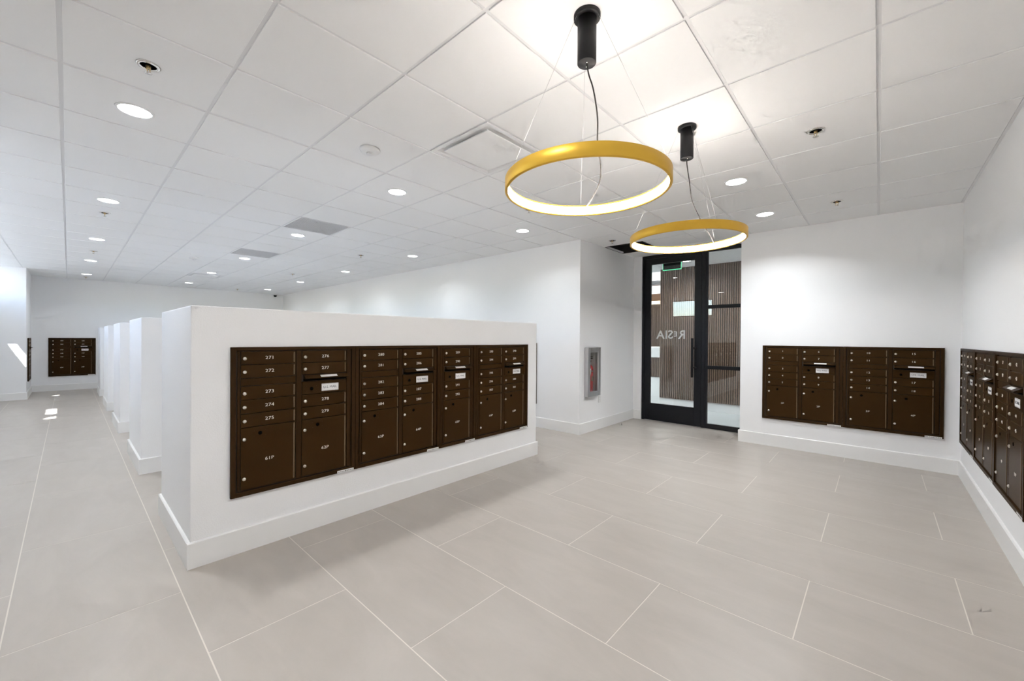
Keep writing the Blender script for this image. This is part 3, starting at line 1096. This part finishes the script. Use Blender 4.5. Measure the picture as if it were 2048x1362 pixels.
# ------------------------------------------------------------------ hall and lobby beyond the glass door
HX = 8.10
HC = 2.735
struct(MB().box(XDOOR + 0.02, 18, -1, 14, -0.1, -0.001).build('floor_hall', M['hallfloor']))
hc = MB()
hc.box(XDOOR + 0.12, HX + 0.2, -1, 14, HC, HC + 0.05)
struct(hc.build('ceiling_hall', M['ceil']))
struct(MB().box(HX, HX + 0.2, -1, 3.25, 0, 5.0).build('wall_hall', M['wall']))
struct(MB().box(XDOOR + 0.12, HX + 0.2, -1.1, -1.0, 0, 5.0).build('wall_hall_end', M['wall']))
struct(MB().box(XDOOR + 0.02, XDOOR + 0.12, 3.25, 14, 0, 5.0).build('wall_hall_left', M['wall']))
sw = thing('slat_panelling', 'dark walnut slat panelling on the hall wall behind the glass door', 'wall panelling', (HX, 0, 0))
MB().box(-0.012, -0.0005, 0.6, 3.245, 0.165, HC - 0.001).build('felt_backing', M['slatback'], sw)
sm_ = MB().box(-0.034, -0.012, -0.0105, 0.0105, 0.165, HC - 0.001).mesh('slat', M['slat'])
for k in range(72):
    link('slat', sm_, sw, (0, 3.232 - 0.0362 * k, 0))
struct(MB().box(HX - 0.02, HX, -1, 3.25, 0, 0.15).build('baseboard_hall', M['base']))
for (x, y, lab) in ((7.43, 2.53, 'hall ceiling downlight seen through the top of the glass door'),
                    (7.43, 0.9, 'added hall ceiling downlight hidden behind the mailbox wall'),  # this and the next lamp are unseen, added to light the hall
                    (7.43, 4.6, 'added hall ceiling downlight hidden behind the extinguisher wall')):
    o = copy_tree(dl0)
    for c in list(o.children):
        if c.type == 'LIGHT':
            bpy.data.objects.remove(c)
    o.location = (x, y, HC)
    o['label'] = lab
    lamp_light(o, 14.0)

ex = thing('exit_sign', 'dark hanging exit sign with green glowing edge behind the glass door', 'exit sign', (7.0, 2.615, HC))
MB().box(-0.018, 0.018, -0.16, 0.16, -0.055, -0.0003).build('housing', M['black'], ex, bevel=0.003)
MB().box(-0.004, 0.004, -0.150, 0.150, -0.200, -0.055).build('panel', M['black'], ex)
b = MB()
b.box(-0.0055, 0.0055, -0.156, 0.156, -0.212, -0.200)
b.box(-0.0055, 0.0055, -0.156, -0.150, -0.200, -0.055)
b.box(-0.0055, 0.0055, 0.150, 0.156, -0.200, -0.055)
b.build('glowing_edge', M['green'], ex)

# lobby
struct(MB().box(HX + 0.2, 18, -1, 14, 5.0, 5.05).build('ceiling_lobby', M['ceil']))
struct(MB().box(17, 17.1, -1, 14, 0, 5.0).build('wall_lobby', M['wall']))
struct(MB().box(HX + 0.2, 17, 13.9, 14.0, 0, 5.0).build('wall_lobby_left', M['wall']))
struct(MB().box(HX + 0.2, 17, -1.1, -1.0, 0, 5.0).build('wall_lobby_right', M['wall']))
struct(MB().box(HX - 1.5, HX + 0.2, 13.9, 14, 0, 5.0).build('wall_lobby_front', M['wall']))
struct(MB().box(HX, HX + 0.2, 3.25, 14, HC + 0.05, 5.0).build('wall_lobby_header', M['wall']))
bw = thing('reception_back_wall', 'distant brown slat feature wall behind the reception desk', 'wall panelling', (16.4, 0, 0))
MB().box(0, 0.6, 4.5, 9.5, 0, 2.78).build('core', M['slatback'], bw)
sl2 = MB().box(-0.025, 0, -0.02, 0.02, 0, 2.78).mesh('slat', M['slat'])
for k in range(34):
    link('slat', sl2, bw, (0, 5.6 + 0.06 * k, 0))
MB().box(-0.30, 0.6, 4.5, 9.5, 2.90, 3.18).build('wood_soffit', M['wood'], bw)
MB().box(-0.25, 0.6, 4.5, 9.5, 2.785, 2.895).build('cove_light', M['cream'], bw)
dk = thing('reception_desk', 'white-topped reception desk far away in the lobby', 'desk', (14.0, 4.6, 0))
MB().box(0, 0.8, 0, 3.4, 0.70, 1.07).build('white_band', M['white'], dk, bevel=0.01)
MB().box(0.12, 0.75, 0.05, 3.35, 0, 0.70).build('base', M['slatback'], dk)
sl3 = MB().box(0.10, 0.12, -0.02, 0.02, 0.02, 0.70).mesh('slat', M['slat'])
for k in range(36):
    link('slat', sl3, dk, (0, 0.6 + 0.06 * k, 0))
wv = thing('lobby_wall_grille', 'small grey grille high on the distant lobby wall', 'air vent', (17, 6.95, 3.75))
MB().box(-0.03, -0.0005, -0.30, 0.30, -0.10, 0.10).build('rim', M['grid'], wv)
for k in range(6):
    MB().box(-0.04, -0.03, -0.27, 0.27, -0.085 + k * 0.031, -0.068 + k * 0.031).build('louvre', M['duct'], wv)
for k in range(4):  # unseen lamps added to brighten the lobby
    o = copy_tree(dl0)
    for c in list(o.children):
        if c.type == 'LIGHT':
            bpy.data.objects.remove(c)
    o.location = (10.2 + 1.9 * k, 5.2 + 0.5 * k, 5.0)
    o['label'] = ['first', 'second', 'third', 'fourth'][k] + ' added lobby ceiling downlight, unseen, lighting the space beyond the hall'
    lamp_light(o, 60.0, color=(0.95, 0.98, 1.0))
